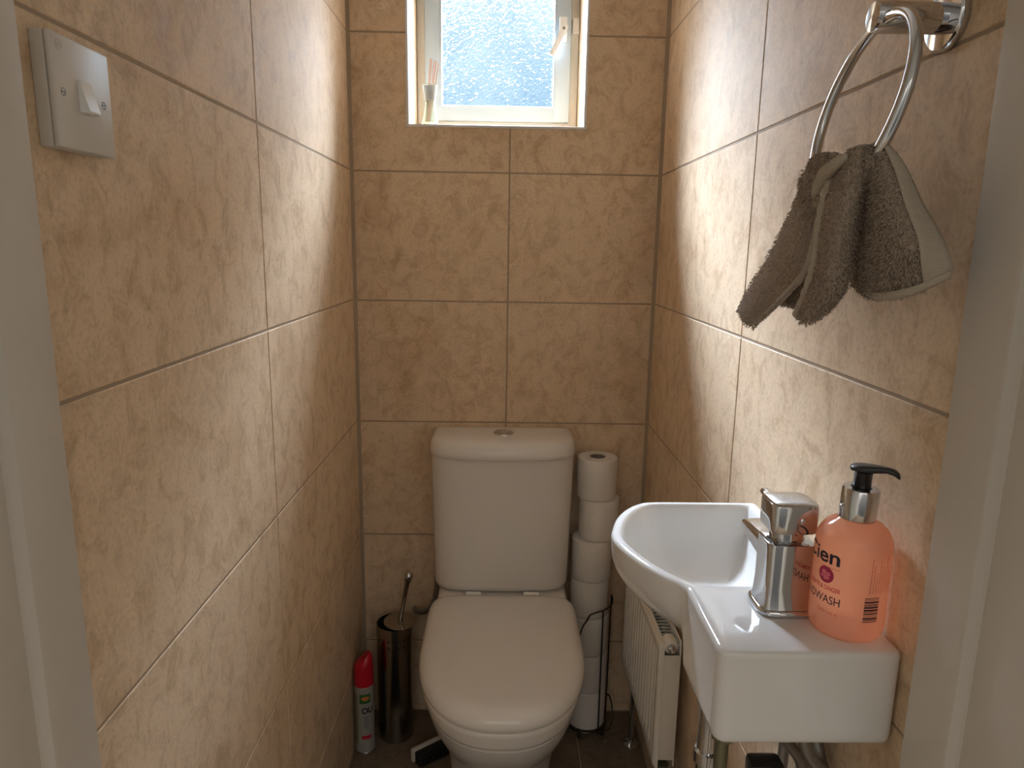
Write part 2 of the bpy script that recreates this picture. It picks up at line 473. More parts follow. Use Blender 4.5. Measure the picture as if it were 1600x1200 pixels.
# reed diffuser
vx, vy, vz = .2020, .0275, OZ0 + .0012
d = thing('reed_diffuser', 'small clear glass reed diffuser bottle on the window sill', 'diffuser', (vx, vy, vz))
prof = [(.0195, 0), (.0215, .002), (.0215, .007), (.018, .022), (.0145, .042), (.0135, .058), (.0150, .074), (.0185, .096), (.0195, .100), (.0175, .0995), (.0128, .074), (.0115, .058), (.0125, .042), (.0155, .022), (.018, .008), (.012, .006), (.001, .005)]
part('glass_body', lathe(bmesh.new(), [(r, z + vz) for r, z in prof], (vx, vy, 0), 40), M['clear'], d, 50)
frost = mat('frosted_collar', (.80, .83, .82), .6, Transmission_Weight=.35)
part('collar', lathe(bmesh.new(), [(.0142, vz + .060), (.0155, vz + .074), (.0188, vz + .0955), (.0191, vz + .0955), (.0158, vz + .074), (.0145, vz + .060)], (vx, vy, 0), 40, cap0=False, cap1=False), frost, d, 50)
tops = [(.2035, .034, 1.829, 'leftmost'), (.2075, .026, 1.826, 'second from left'), (.2135, .034, 1.824, 'middle'), (.2185, .027, 1.822, 'second from right'), (.2245, .031, 1.818, 'rightmost')]
for i, (tx, ty, tz, wd) in enumerate(tops):
    a = Vector((.1915 + .0022 * i, .0245 + .0015 * ((i * 2) % 5 - 2) * .8, vz + .0075))
    rd = tube(bmesh.new(), [a, (tx, ty, tz)], .0013, 8)
    tag(obj('reed_stick', rd, M['reed']), '%s of the thin brown reed sticks leaning in the glass bottle' % wd, 'reed stick', 'reed sticks in the diffuser')

# ------------------------------------------------------------------ light switch
sw = thing('light_switch', 'white single light switch on the left wall beside the door frame', 'light switch', (.0, -1.19, 1.49))
part('back_box', B(.0003, .0119, -1.2329, -1.1461, 1.4431, 1.5361, .0012, 2), M['switch'], sw)
pl = part('plate', B(.0122, .0175, -1.2330, -1.1460, 1.4430, 1.5362, .0018, 3), M['switch'], sw)
rb = bmesh.new()
rings = []
y0, y1 = -1.1985, -1.1815
for z, x in ((1.5035, .0185), (1.5025, .0192), (1.478, .0262), (1.4765, .0255), (1.4765, .0165)):
    rings.append([(x, y0, z), (x, y1, z), (.0165, y1, z), (.0165, y0, z)])
loft(rb, rings); 
part('rocker', rb, M['rocker'], sw, 25)
for yy in (-1.2210, -1.1600):
    sc = lathe(bmesh.new(), [(.0036, 0), (.0036, .0004), (.0026, .0005), (.0024, .0002), (.0001, .0002)], (.0172, yy, 1.4893), 20, (1, 0, 0))
    box(sc, .0174, .0180, yy - .0022, yy + .0022, 1.4888, 1.4898)
    part('screw', sc, M['brushed'] if 0 else mat('screw_dark', (.10, .09, .08), .4, .6), sw)
em = bmesh.new()
tube(em, [(.0176, -1.2220 + .0042 * math.cos(a), 1.5265 + .0042 * math.sin(a)) for a in [2 * PI * k / 28 for k in range(28)]], .00028, 6, closed=True)
tx = text_bm('MK', .0028, .0048, .01)
for v in tx.verts: v.co = Vector((.01765, -1.2220 + v.co.x, 1.5265 + v.co.y))
me = bpy.data.meshes.new('t'); tx.to_mesh(me); tx.free(); em.from_mesh(me); bpy.data.meshes.remove(me)
part('emblem', em, mat('emblem_grey', (.52, .50, .47), .4), sw, 0)

# ------------------------------------------------------------------ toilet
def outline(cx, hw, yb, yc, yf, nb, nf, n=96):
    pts = []
    for k in range(n):
        a = 2 * PI * k / n
        ca, sa = math.cos(a), math.sin(a)
        e = nf if sa < 0 else nb
        x = hw * math.copysign(abs(ca) ** (2 / e), ca)
        y = (yb - yc) * abs(sa) ** (2 / e) if sa >= 0 else -(yc - yf) * abs(sa) ** (2 / e)
        pts.append((cx + x, yc + y))
    return pts
def ring(z, ins, cx, hw, yb, yc, yf, nb, nf):
    return [(x, y, z) for x, y in outline(cx, hw - ins, yb - ins, yc, yf + ins, nb, nf)]
TC = .4022
T = thing('toilet', 'white close-coupled toilet with the lid down below the window', 'toilet', (TC, -.3, 0))
SO = (TC, .186, -.181, -.40, -.677, 9, 2.35)
lid = bmesh.new()
loft(lid, [ring(z, i, *SO) for z, i in ((.4475, .02), (.4475, .006), (.4485, .002), (.451, 0), (.460, 0), (.468, .0025), (.475, .008), (.4805, .017), (.4838, .030), (.4855, .050), (.4865, .09), (.487, .13))])
part('lid', lid, M['seat_plastic'], T, 60)
seat = bmesh.new()
PO = (TC, .183, -.183, -.40, -.673, 9, 2.35)
loft(seat, [ring(z, i, *PO) for z, i in ((.399, .022), (.399, .012), (.401, .0085), (.408, .0065), (.430, .002), (.439, .001), (.4425, .004), (.4445, .012))])
part('seat', seat, M['seat_plastic'], T, 60)
pan = bmesh.new()
loft(pan, [[(x, y, z) for x, y in outline(TC, .181 - i, -.10, -.38, -.667 + j, 7, 2.3)] for z, i, j in
           ((0, .068, .205), (.02, .066, .200), (.10, .066, .190), (.18, .060, .160), (.25, .050, .120), (.29, .036, .075), (.33, .022, .042), (.365, .011, .018), (.388, .006, .007), (.3945, .004, .004), (.3975, .010, .010))])
box(pan, TC - .171, TC + .171, -.21, -.02, .25, .4685, .02, 4)
part('pan', pan, M['ceramic'], T, 60)
for sx in (-.075, .075):
    part('hinge', lathe(bmesh.new(), [(.006, -.02), (.006, .02)], (TC + sx, -.1785, .4745), 20, (1, 0, 0)), M['seat_plastic'], T)
CC = .3985
cis = bmesh.new()
def cring(z, hw, yf, yb=-.012, nf=4.5): return [(x, y, z) for x, y in outline(CC + (z - .65) * .0, hw, yb, -.07, yf, 14, nf)]
loft(cis, [cring(.472, .150, -.150, -.035), cring(.4735, .166, -.164, -.02), cring(.479, .1755, -.171), cring(.492, .179, -.1755), cring(.62, .1815, -.177), cring(.76, .1850, -.179), cring(.838, .1862, -.180), cring(.846, .1862, -.180)])
cistern = part('cistern', cis, M['ceramic'], T, 50)
cl = bmesh.new()
loft(cl, [cring(.8395, .184, -.178, nf=3.6), cring(.8395, .1885, -.190, -.008, 3.6), cring(.842, .1905, -.1925, -.007, 3.6), cring(.852, .1905, -.1925, -.007, 3.6), cring(.868, .1878, -.187, -.008, 3.6), cring(.877, .183, -.180, -.011, 3.6), cring(.8825, .175, -.168, -.018, 3.6),
          cring(.8855, .160, -.148, -.03, 3.6), cring(.887, .12, -.125, -.045, 3.6)])
part('cistern_lid', cl, M['ceramic'], T, 60)
fb = part('flush_button', lathe(bmesh.new(), [(.026, 0), (.026, .003), (.024, .0045), (.0205, .0045), (.0195, .0030), (.019, .0035), (.015, .0055), (.008, .0058), (.0005, .0058)], (.4005, -.098, .8865), 40), M['chrome'], T, 40)
part('half_button', lathe(bmesh.new(), [(.0105, 0), (.0105, .0012), (.009, .0018), (.0005, .0018)], (.4005, -.098, .8922), 32), M['chrome'], T, 40)
# supply hose to the left of the pan
tag(obj('supply_hose', tube(bmesh.new(), spline([(.150, -.004, .335), (.165, -.03, .338), (.19, -.05, .352), (.212, -.06, .385), (.220, -.065, .43), (.2215, -.07, .466)], 30), .0075, 12), M['hose']), 'dark flexible water hose from the back wall to the cistern', 'hose')

# ------------------------------------------------------------------ toilet rolls and stand
RX, RY = .650, -.062
st = thing('toilet_roll_stand', 'dark wire stand on the floor holding a tall stack of toilet rolls', 'toilet roll stand', (RX, RY, 0))
wr = .0022
bm = bmesh.new()
tube(bm, [(RX + .058 * math.cos(a), RY + .058 * math.sin(a), .018) for a in [2 * PI * k / 48 for k in range(48)]], wr, 8, closed=True)
for a in (0, PI / 3, 2 * PI / 3):
    c, s = math.cos(a) * .057, math.sin(a) * .057
    tube(bm, [(RX + c, RY + s, .018), (RX - c, RY - s, .018)], wr * .8, 8)
part('base_ring', bm, M['wire'], st)
ft = [(RX + .062 * math.cos(a), RY + .062 * math.sin(a)) for a in (-2.0, -.75, .9, 2.3)]
for (x, y) in ft:
    b_ = lathe(bmesh.new(), [(.002, .0), (.005, .0), (.006, .005), (.005, .010), (.0025, .016)], (x * .95 + RX * .05, y * .95 + RY * .05, 0), 14)
    part('foot', b_, M['wire'], st)
front = [(RX - .058 + .0, -.085, .018), (RX - .052, -.098, .03), (RX - .036, -.118, .30), (RX - .012, -.124, .375), (RX + .0, -.1235, .388), (RX + .03, -.115, .394), (RX + .052, -.10, .40), (RX + .061, -.075, .404), (RX + .0615, -.05, .405)]
part('top_hoop', tube(bmesh.new(), spline(front, 60), wr, 8), M['wire'], st)
part('upright', tube(bmesh.new(), [(RX + .029, -.117, .014), (RX + .029, -.118, .2), (RX + .029, -.117, .394)], wr, 8), M['wire'], st)
part('upright', tube(bmesh.new(), [(RX + .0595, -.048, .018), (RX + .0615, -.05, .405)], wr, 8), M['wire'], st)
part('side_loop', tube(bmesh.new(), spline([(RX + .040, -.110, .016), (RX + .062, -.115, .03), (RX + .070, -.10, .075), (RX + .066, -.07, .10), (RX + .0595, -.05, .09)], 24), wr, 8), M['wire'], st)
zs = .0215
words = ['bottom', 'second from bottom', 'third from bottom', 'middle', 'third from top', 'second from top', 'topmost']
offs = [(.000, 0), (.001, .001), (-.001, 0), (-.004, .002), (-.002, -.002), (.014, .002), (.005, .003)]
hs = [.114, .114, .113, .112, .116, .114, .112]
for k in range(7):
    x, y = RX + offs[k][0], RY + offs[k][1]
    r, h = .0535 + (.0012 if k == 4 else 0), hs[k] - .001
    R_ = thing('toilet_roll', '%s of the seven white toilet rolls stacked beside the toilet' % words[k], 'toilet roll', (x, y, zs), 'stacked toilet rolls')
    bm = bmesh.new()
    n = 64
    prof = [(.021, 0), (r - .004, 0), (r - .001, .0012), (r, .004), (r, h * .5), (r, h - .004), (r - .001, h - .0012), (r - .004, h), (.021, h)]
    rings = []
    for q, z in prof:
        rg = []
        for i in range(n):
            a = 2 * PI * i / n
            w = 1 + .010 * noise.noise((math.cos(a) * 2, math.sin(a) * 2, z * 30 + k * 7)) * (q / r) if q > .03 else 1
            rg.append((x + q * w * math.cos(a), y + q * w * math.sin(a), zs + z))
        rings.append(rg)
    R2 = loft(bm, rings, False, False)
    for i in range(n):
        bm.faces.new((R2[-1][i], R2[-1][(i + 1) % n], R2[0][(i + 1) % n], R2[0][i]))
    part('paper', bm, M['paper'], R_, 50)
    part('cardboard_core', lathe(bmesh.new(), [(.0208, zs + .0005), (.0208, zs + h - .0006), (.0196, zs + h - .0006), (.0196, zs + .0005)], (x, y, 0), 32, cap0=False, cap1=False), M['card'], R_, 50)
    if k == 2:
        ls = bmesh.new()
        pr = [(x - .038, y - .040, zs + .040), (x - .047, y - .055, zs + .030), (x - .046, y - .064, zs + .010), (x - .040, y - .0625, zs - .018)]
        sp_ = spline(pr, 14)
        loft(ls, [[p + Vector((-.007, 0, 0)), p + Vector((.009, .003, .004)), p + Vector((.009, .004, .004)), p + Vector((-.007, .001, 0))] for p in sp_])
        part('loose_sheet', ls, M['paper'], R_, 60)
    zs += hs[k]

# ------------------------------------------------------------------ brush and holder, air freshener
bx, by = .1065, -.098
hold = thing('toilet_brush_holder', 'tall brushed steel toilet brush holder on the floor left of the toilet', 'toilet brush holder', (bx, by, 0))
bm = bmesh.new()
lathe(bm, [(.047, 0), (.049, .002), (.049, .345), (.0475, .345), (.0475, .004), (.001, .004)], (bx, by, 0), 64, cap1=True)
hb = part('body', bm, M['brushed'], hold, 40)
for row in (0, 1):
    for k in range(6):
        a = math.radians(225 + k * 17)
        z = .312 - row * .020
        c = (bx + .0488 * math.cos(a), by + .0488 * math.sin(a), z)
        part('hole', lathe(bmesh.new(), [(.0027, 0), (.0027, .0007)], c, 14, (math.cos(a), math.sin(a), 0)), M['dark'], hold)
part('inner_liner', lathe(bmesh.new(), [(.0468, .30), (.0468, .338), (.0460, .338), (.0460, .30)], (bx, by, 0), 48, cap0=False, cap1=False), M['dark'], hold)
br = thing('toilet_brush', 'steel handled toilet brush standing in the steel holder', 'toilet brush', (bx, by, .02))
ax = Vector((.030, -.006, .16)).normalized()
lc = Vector((bx + .016, by - .004, .349))
part('splash_lid', lathe(bmesh.new(), [(.040, 0), (.044, .0005), (.0445, .0018), (.040, .0032), (.012, .0046), (.0005, .0048)], lc, 48, (.02, -.05, 1)), M['brushed'], br, 40)
part('rod', lathe(bmesh.new(), [(.0066, .003), (.0066, .014), (.0050, .016), (.0062, .090), (.0072, .118), (.0095, .131)], lc, 24, ax), M['brushed'], br, 50)
part('knob', sph(bmesh.new(), lc + ax * .141, .0125, 24), M['chrome'], br, 180)
part('bristle_head', lathe(bmesh.new(), [(.006, .008), (.034, .012), (.036, .05), (.034, .09), (.008, .10), (.006, .335)], (bx, by, .0), 24), M['dark'], br)

ax_, ay_ = .0315, -.163
can = thing('air_freshener', 'slim aerosol air freshener can with a red cap in the left corner', 'spray can', (ax_, ay_, 0))
rc = .0262
part('can_body', lathe(bmesh.new(), [(.0235, 0), (.0258, .001), (.0265, .004), (.0262, .007), (rc, .198), (.0255, .203), (.023, .207)], (ax_, ay_, 0), 48), M['can'], can, 40)
part('base_rim', lathe(bmesh.new(), [(.0262, .0022), (.0269, .003), (.0269, .006), (.0263, .0072)], (ax_, ay_, 0), 48, cap0=False, cap1=False), M['can_metal'], can, 40)
cp = bmesh.new()
rings = []
for z, r in ((.203, .0262), (.206, .0264), (.235, .0262), (.252, .0258), (.262, .0250), (.272, .0225), (.277, .017)):
    rg = []
    for k in range(48):
        a = 2 * PI * k / 48
        tilt = (.012 * math.cos(a - .2) + .002) if z > .24 else 0
        rg.append((ax_ + r * math.cos(a), ay_ + r * math.sin(a), z + tilt * (z - .24) / .03 if z > .24 else z))
    rings.append(rg)
loft(cp, rings)
part('cap', cp, M['red'], can, 40)
part('green_panel', wrap(rect_bm(.030, .027), (ax_, ay_), rc, 285, .170, .002, .0002), M['green'], can, 60)
e = bmesh.new(); e.faces.new([e.verts.new((.011 * math.cos(2 * PI * k / 20), .006 * math.sin(2 * PI * k / 20), 0)) for k in range(20)])
part('fruit_print', wrap(e, (ax_, ay_), rc, 288, .171, .002, .0004), M['orange_print'], can, 60)
part('lettering', wrap(text_bm('OU', .019, .030, .03), (ax_, ay_), rc, 298, .135, .001, .0003), M['ink'], can, 60)
def lines_bm(ws, h, gap, vertical=False):
    bm = bmesh.new()
    y = 0
    for w in ws:
        q = rect_bm(w, h, 0, y)
        me = bpy.data.meshes.new('q'); q.to_mesh(me); q.free(); bm.from_mesh(me); bpy.data.meshes.remove(me)
        y -= gap
    for v in bm.verts: v.co.y += gap * (len(ws) - 1) / 2
    return bm
part('small_print', wrap(lines_bm([.016, .012, .017, .013, .016, .010], .0022, .0062), (ax_, ay_), rc, 290, .100, .002, .0003), mat('grey_ink', (.16, .14, .14), .5), can, 60)
part('red_band', wrap(rect_bm(.026, .011), (ax_, ay_), rc, 290, .054, .002, .0002), M['red_ink'], can, 60)
part('side_panel', wrap(rect_bm(.014, .150), (ax_, ay_), rc, 222, .105, .002, .0002), mat('olive_print', (.22, .20, .12), .4), can, 60)

# scrubbing brush lying on its side against the pan foot
bxm = Matrix.Translation((.2125, -.188, 0)) @ Matrix.Rotation(math.radians(37), 4, 'Z')
bm = bmesh.new(); box(bm, -.050, .050, -.024, -.0005, .0008, .036, .004)
for q in range(9):
    for r in range(3):
        box(bm, -.047 + q * .0105, -.039 + q * .0105, -.031, -.023, .003 + r * .011, .011 + r * .011, .0015)
tb = bmesh.new(); box(tb, -.055, .055, .0, .015, .0006, .040, .005, 3)
for q in (bm, tb):
    for v in q.verts: v.co = bxm @ v.co
k = thing('scrubbing_brush', 'small black brush with a pale back lying on the floor at the toilet foot', 'brush', (.2125, -.188, 0))
part('bristles', bm, M['box_black'], k); part('back', tb, M['box_white'], k)

# ------------------------------------------------------------------ radiator
RXF, RY0, RY1, RZ0, RZ1 = .730, -.545, -.145, .262, .560
rad = thing('radiator', 'small white panel radiator on the right wall under the basin', 'radiator', (.76, -.345, .26))
bm = bmesh.new()
ny, nz = 260, 40
g = []
nf = 13; mg = .020
def rprof(y, z):
    u = (y - (RY0 + mg)) / (RY1 - RY0 - 2 * mg)
    v = (z - (RZ0 + .022)) / (RZ1 - RZ0 - .044)
    e = min(y - RY0, RY1 - y, z - RZ0, RZ1 - z)
    x = RXF + (.006 * (1 - min(e / .007, 1)) ** 2)
    if 0 < u < 1 and -.0 < v < 1:
        f = (u * nf) % 1
        tri = min(max((abs(f - .5) - .12) / .16, 0), 1)     # 0 on the raised rib, 1 in the groove
        ramp_ = min(1, v / .05, (1 - v) / .05)
        x += .0048 * tri * ramp_
    return x
for i in range(ny + 1):
    y = RY0 + (RY1 - RY0) * i / ny
    g.append([bm.verts.new((rprof(y, RZ0 + (RZ1 - RZ0) * j / nz), y, RZ0 + (RZ1 - RZ0) * j / nz)) for j in range(nz + 1)])
for i in range(ny):
    for j in range(nz):
        bm.faces.new((g[i][j], g[i + 1][j], g[i + 1][j + 1], g[i][j + 1]))
bd = [g[i][0] for i in range(ny + 1)] + [g[ny][j] for j in range(1, nz + 1)] + [g[i][nz] for i in range(ny - 1, -1, -1)] + [g[0][j] for j in range(nz - 1, 0, -1)]
bk = [bm.verts.new((RXF + .011, v.co.y, v.co.z)) for v in bd]
for i in range(len(bd)):
    j = (i + 1) % len(bd)
    bm.faces.new((bd[i], bd[j], bk[j], bk[i]))
bm.faces.new(bk)
part('front_panel', bm, M['radiator'], rad, 40)
part('back_panel', B(.7752, .7765, RY0 + .006, RY1, RZ0, RZ1, .002), M['radiator'], rad)
part('side_cover', B(.7412, .7748, RY0 + .004, RY0 + .006, RZ0 + .018, RZ1 - .030, .0005), M['radiator'], rad)
part('side_cover', B(.7412, .7748, RY1 - .006, RY1 - .004, RZ0 + .018, RZ1 - .030, .0005), M['radiator'], rad)
gr = bmesh.new()
for k in range(27):
    y = RY0 + .03 + k * (RY1 - RY0 - .05) / 26
    box(gr, .7415, .7745, y - .003, y + .003, RZ1 - .014, RZ1 - .012)
for x in (.7425, .758, .7735):
    box(gr, x - .001, x + .001, RY0 + .012, RY1 - .012, RZ1 - .017, RZ1 - .014)
part('top_grille', gr, M['rad_grille'], rad, 0)
fin = bmesh.new()
for k in range(24):
    y = RY0 + .03 + k * (RY1 - RY0 - .05) / 23
    box(fin, .7418, .7742, y - .0006, y + .0006, RZ0 + .02, RZ1 - .018)
part('convector_fins', fin, M['rad_grille'], rad, 0)
pv = bmesh.new()
lathe(pv, [(.0145, 0), (.0145, .030), (.012, .034)], (.754, RY0 + .030, .551), 24, (0, -1, 0))
part('end_tapping', pv, M['valve_white'], rad)
bv = bmesh.new()
lathe(bv, [(.009, 0), (.009, .006), (.0045, .007), (.0045, .014), (.002, .015)], (.754, RY0 - .004, .551), 20, (0, -1, 0))
part('bleed_valve', bv, M['chrome'], rad)
pipe = bmesh.new()
tube(pipe, [(.7694, -.139, .0), (.7694, -.139, RZ0 + .02)], .0078, 20)
part('pipe', pipe, M['chrome'], rad, 50)
part('floor_flange', lathe(bmesh.new(), [(.024, .0003), (.0235, .003), (.014, .010), (.009, .012)], (.7694, -.139, 0), 32), M['chrome'], rad, 40)
vb = bmesh.new()
lathe(vb, [(.010, 0), (.010, .02), (.013, .022), (.013, .045), (.010, .047)], (.757, RY0 + .02, RZ0 - .048), 20)
lathe(vb, [(.008, 0), (.008, .03)], (.757, RY0 + .02, RZ0 - .02), 20, (0, 1, 0))
part('lockshield_valve', vb, M['brass'], rad)

# ------------------------------------------------------------------ basin
ZB = .9756; XR = W - .0015
half = [(.6120, -1.2340), ]
out = []
def arc(cx, cy, r, a0, a1, n):
    return [(cx + r * math.cos(math.radians(a0 + (a1 - a0) * i / (n - 1))), cy + r * math.sin(math.radians(a0 + (a1 - a0) * i / (n - 1)))) for i in range(n)]
rr = .009
path = []
path += arc(XR - rr, -1.2340 + rr, rr, 0, -90, 6)                 # front right corner
path += arc(.6125 + .015, -1.2340 + .015, .015, -90, -180, 9)           # front left corner
path += [(.6128, -1.18), (.6134, -1.13)]
cur = spline([(.6140, -1.103, 0), (.6065, -1.0895, 0), (.5949, -1.0755, 0), (.5735, -1.0377, 0), (.5554, -.9905, 0), (.5485, -.9510, 0), (.5545, -.9194, 0), (.5641, -.8881, 0), (.5769, -.8626, 0), (.5949, -.8383, 0), (.6151, -.8220, 0), (.634, -.8175, 0), (.655, -.8165, 0)], 70)
path += [(p.x, p.y) for p in cur]
path += [(.70, -.8165), (.76, -.8165)]
path += arc(XR - rr, -.8165 - rr, rr, 90, 0, 6)
BC = Vector((.692, -.968))
def resample(path, n, closed=True):
    P = [Vector(p) for p in path]
    if closed: P = P + [P[0]]
    Ls = [0]
    for a, b_ in zip(P[:-1], P[1:]): Ls.append(Ls[-1] + (b_ - a).length)
    res = []
    j = 0
    for k in range(n):
        s = Ls[-1] * k / n
        while Ls[j + 1] < s: j += 1
        f = (s - Ls[j]) / max(Ls[j + 1] - Ls[j], 1e-9)
        res.append(P[j].lerp(P[j + 1], f))
    return res
OUT = resample(path, 320)
def inset(P, d):
    n = len(P); r = []
    for i in range(n):
        t = (P[(i + 1) % n] - P[i - 1]).normalized()
        nr = Vector((t.y, -t.x))                       # path runs clockwise seen from above
        r.append(P[i] + nr * d)
    return r
# orientation check: inward normal must point to the bowl centre on the bowl side
i_test = max(range(320), key=lambda i: -OUT[i].x)
sgn = 1 if (inset(OUT, .01)[i_test] - OUT[i_test]).x > 0 else -1
def ins(d): return inset(OUT, d * sgn)
# inner bowl edge: ray from the bowl centre, clipped to the bowl zone
def bowl_r(ang):
    dx, dy = math.cos(ang), math.sin(ang)
    lim = 1e9
    # straight limits: right, front (deck), back
    if dx > 1e-6: lim = min(lim, (.782 - BC.x) / dx)
    if dy < -1e-6: lim = min(lim, (-1.096 - BC.y) / dy)
    if dy > 1e-6: lim = min(lim, (-.829 - BC.y) / dy)
    return lim
RIM = ins(.0125)
INN = []
for p in RIM:
    v = p - BC
    r = v.length; a = math.atan2(v.y, v.x)
    INN.append(BC + v.normalized() * min(r, bowl_r(a)))
# soften the corners of the inner edge
for _ in range(14):
    INN = [(INN[i - 1] + INN[i] * 2 + INN[(i + 1) % 320]) / 4 for i in range(320)]
def sm01(a, b_, x):
    t = min(max((x - a) / (b_ - a), 0), 1); return t * t * (3 - 2 * t)
rings = []
def R3(P, z): return [(p.x, p.y, z) for p in P]
# bottom outline: block stays straight, bowl shrinks in
def low(t):
    """t = 0 rim, 1 bottom"""
    res = []
    I6 = ins(.0006)
    for p0, p in zip(OUT, I6):
        w = sm01(-1.104, -1.085, p0.y)
        if p0.x > .79: w = 0
        tgt = Vector((.735, -.955))
        k = .50 * (t ** 3.4) * w
        q = p.lerp(Vector((max(p.x, tgt.x - .07 + .0), tgt.y)), 0)
        q = Vector((p.x + (tgt.x - p.x) * k * 1.0, p.y + (tgt.y - p.y) * k * .92))
        q.x = min(q.x, XR) if p0.x < XR - .0005 else p0.x
        res.append(q)
    return res
ZL = .868
bm = bmesh.new()
rows = [R3([BC.lerp(p, .02) for p in low(1)], ZL), R3([BC.lerp(p, .9) for p in low(1)], ZL)]
rows += [R3(inset(low(1), .012 * sgn), ZL), R3(inset(low(1), .006 * sgn), ZL + .0016), R3(inset(low(.99), .0022 * sgn), ZL + .005), R3(inset(low(.97), .0005 * sgn), ZL + .0095)]
for t in (.86, .80, .70, .58, .45, .32, .20, .10):
    rows.append(R3(low(t), ZB + (ZL - ZB) * (t * .97 + .03 * t * t)))
rows += [R3(ins(.0004), ZB - .0075), R3(ins(.0004), ZB - .0055), R3(ins(.0009), ZB - .0035), R3(ins(.0026), ZB - .0012), R3(ins(.0052), ZB - .0002)]
rows += [R3([a.lerp(b_, .5) for a, b_ in zip(ins(.0075), INN)] if 0 else [a.lerp(b_, .35) for a, b_ in zip(ins(.0070), INN)], ZB)]
rows += [R3([a.lerp(b_, .85) for a, b_ in zip(ins(.0070), INN)], ZB)]
for s, dz in ((1.0, .0006), (.985, .0022), (.965, .006), (.93, .020), (.87, .040), (.78, .059), (.66, .074), (.50, .084), (.33, .089), (.18, .0915), (.08, .093), (.02, .0935)):
    rows.append(R3([BC + (p - BC) * s for p in INN], ZB - dz))
loft(bm, rows)
bas = thing('washbasin', 'small white wall-hung corner basin with a flat tap ledge on the right wall', 'washbasin', (.70, -1.03, ZL))
part('basin_body', bm, M['basin'], bas, 50)
part('waste_ring', lathe(bmesh.new(), [(.021, 0), (.020, .0025), (.016, .002), (.0155, .0), (.001, -.001)], (BC.x, BC.y, ZB - .0922), 32), M['chrome'], bas)

# waste trap and hoses under the basin
tr = thing('bottle_trap', 'chrome bottle trap and waste pipe below the basin', 'waste trap', (.69, -.96, .6))
t_ = bmesh.new(); tube(t_, [(.690, -.995, ZL - .0005), (.690, -.995, .62)], .0150, 24)
part('tail_pipe', t_, M['chrome'], tr, 50)
t_ = bmesh.new(); lathe(t_, [(.0165, .655), (.0185, .657), (.0185, .674), (.0165, .676)], (.690, -.995, 0), 32)
part('coupling_nut', t_, M['chrome'], tr, 40)
t_ = bmesh.new(); tube(t_, spline([(.690, -.995, .625), (.692, -.995, .60), (.712, -.995, .59), (.75, -.995, .59), (W - .001, -.995, .59)], 24), .0145, 20)
part('outlet_pipe', t_, M['chrome'], tr, 50)
h1 = tube(bmesh.new(), spline([(.712, -1.145, ZL - .001), (.718, -1.13, .83), (.745, -1.105, .78), (.782, -1.085, .72), (.785, -1.06, .62), (.780, -1.05, .45), (.782, -1.05, .002)], 60), .0075, 12)
tag(obj('tap_hose', h1, M['hose']), 'nearer curved flexible tap hose below the basin', 'hose')
h2 = tube(bmesh.new(), spline([(.735, -1.15, ZL - .001), (.752, -1.15, .80), (.778, -1.145, .765), (.786, -1.12, .76), (.784, -1.08, .80), (.787, -1.03, .79), (.787, -1.02, .70), (.787, -1.02, .35), (.787, -1.02, .002)], 70), .0075, 12)
tag(obj('tap_hose', h2, M['hose']), 'curled flexible tap hose against the right wall below the basin', 'hose')
iv = bmesh.new()
tube(iv, [(.662, -1.125, ZL - .0008), (.662, -1.125, .0005)], .0080, 18)
lathe(iv, [(.014, 0), (.014, .016)], (.662, -1.125, .835), 6)
lathe(iv, [(.0135, 0), (.0135, .02)], (.662, -1.125, .795), 6)
V = thing('isolation_valve', 'olive metal isolation valve hanging below the basin ledge', 'valve', (.662, -1.125, .79))
part('valve_body', iv, M['brass'], V)
part('handle', B(.672, .694, -1.135, -1.115, .838, .8625, .003), M['black'], V)
tag(obj('pipe_bracket', B(.700, .742, -1.128, -1.100, .733, .757, .006), M['black']), 'black clip on the pipes under the basin front', 'bracket')

# ------------------------------------------------------------------ tap
tcx, tcy = .7085, -1.1410
tap = thing('mixer_tap', 'chrome monobloc mixer tap with a squared body on the basin ledge', 'tap', (tcx, tcy, ZB))
ang = math.radians(0)
Mt = Matrix.Translation((tcx, tcy, ZB + .0003)) @ Matrix.Rotation(ang, 4, 'Z')
def sq(hw, hd, z, n=3.6, N_=64, x=0, y=0):
    r = []
    for k in range(N_):
        a = 2 * PI * k / N_
        c, s = math.cos(a), math.sin(a)
        r.append(Mt @ Vector((x + hw * math.copysign(abs(c) ** (2 / n), c), y + hd * math.copysign(abs(s) ** (2 / n), s), z)))
    return r
NQ = 5.0
bm = bmesh.new()
loft(bm, [sq(.0310, .0285, 0, 4), sq(.0315, .0290, .0012, 4), sq(.0315, .0290, .0045, 4), sq(.0300, .0275, .0065, 4), sq(.0290, .0270, .007, 4)])
part('base_plate', bm, M['chrome'], tap, 40)
bm = bmesh.new()
loft(bm, [sq(.0280, .0258, .0072, NQ), sq(.0268, .0245, .012, NQ), sq(.0258, .0235, .03, NQ), sq(.0258, .0235, .078, NQ), sq(.0254, .0232, .0805, NQ), sq(.0225, .0205, .082, NQ)])
part('body', bm, M['chrome'], tap, 40)
bm = bmesh.new()
loft(bm, [sq(.0180, .0165, .0822, 2.4), sq(.0180, .0165, .0925, 2.4)])
part('neck', bm, M['chrome'], tap, 40)
cap_r = [sq(.0225, .0205, .0928, NQ), sq(.0250, .0235, .0945, NQ), sq(.0256, .0240, .097, NQ), sq(.0256, .0240, .1225, NQ), sq(.0250, .0233, .1248, NQ), sq(.0225, .021, .1262, NQ), sq(.012, .011, .1268, NQ)]
Tilt = Matrix.Identity(4)
bm = bmesh.new(); loft(bm, cap_r)
part('lever_cap', bm, M['chrome'], tap, 40)
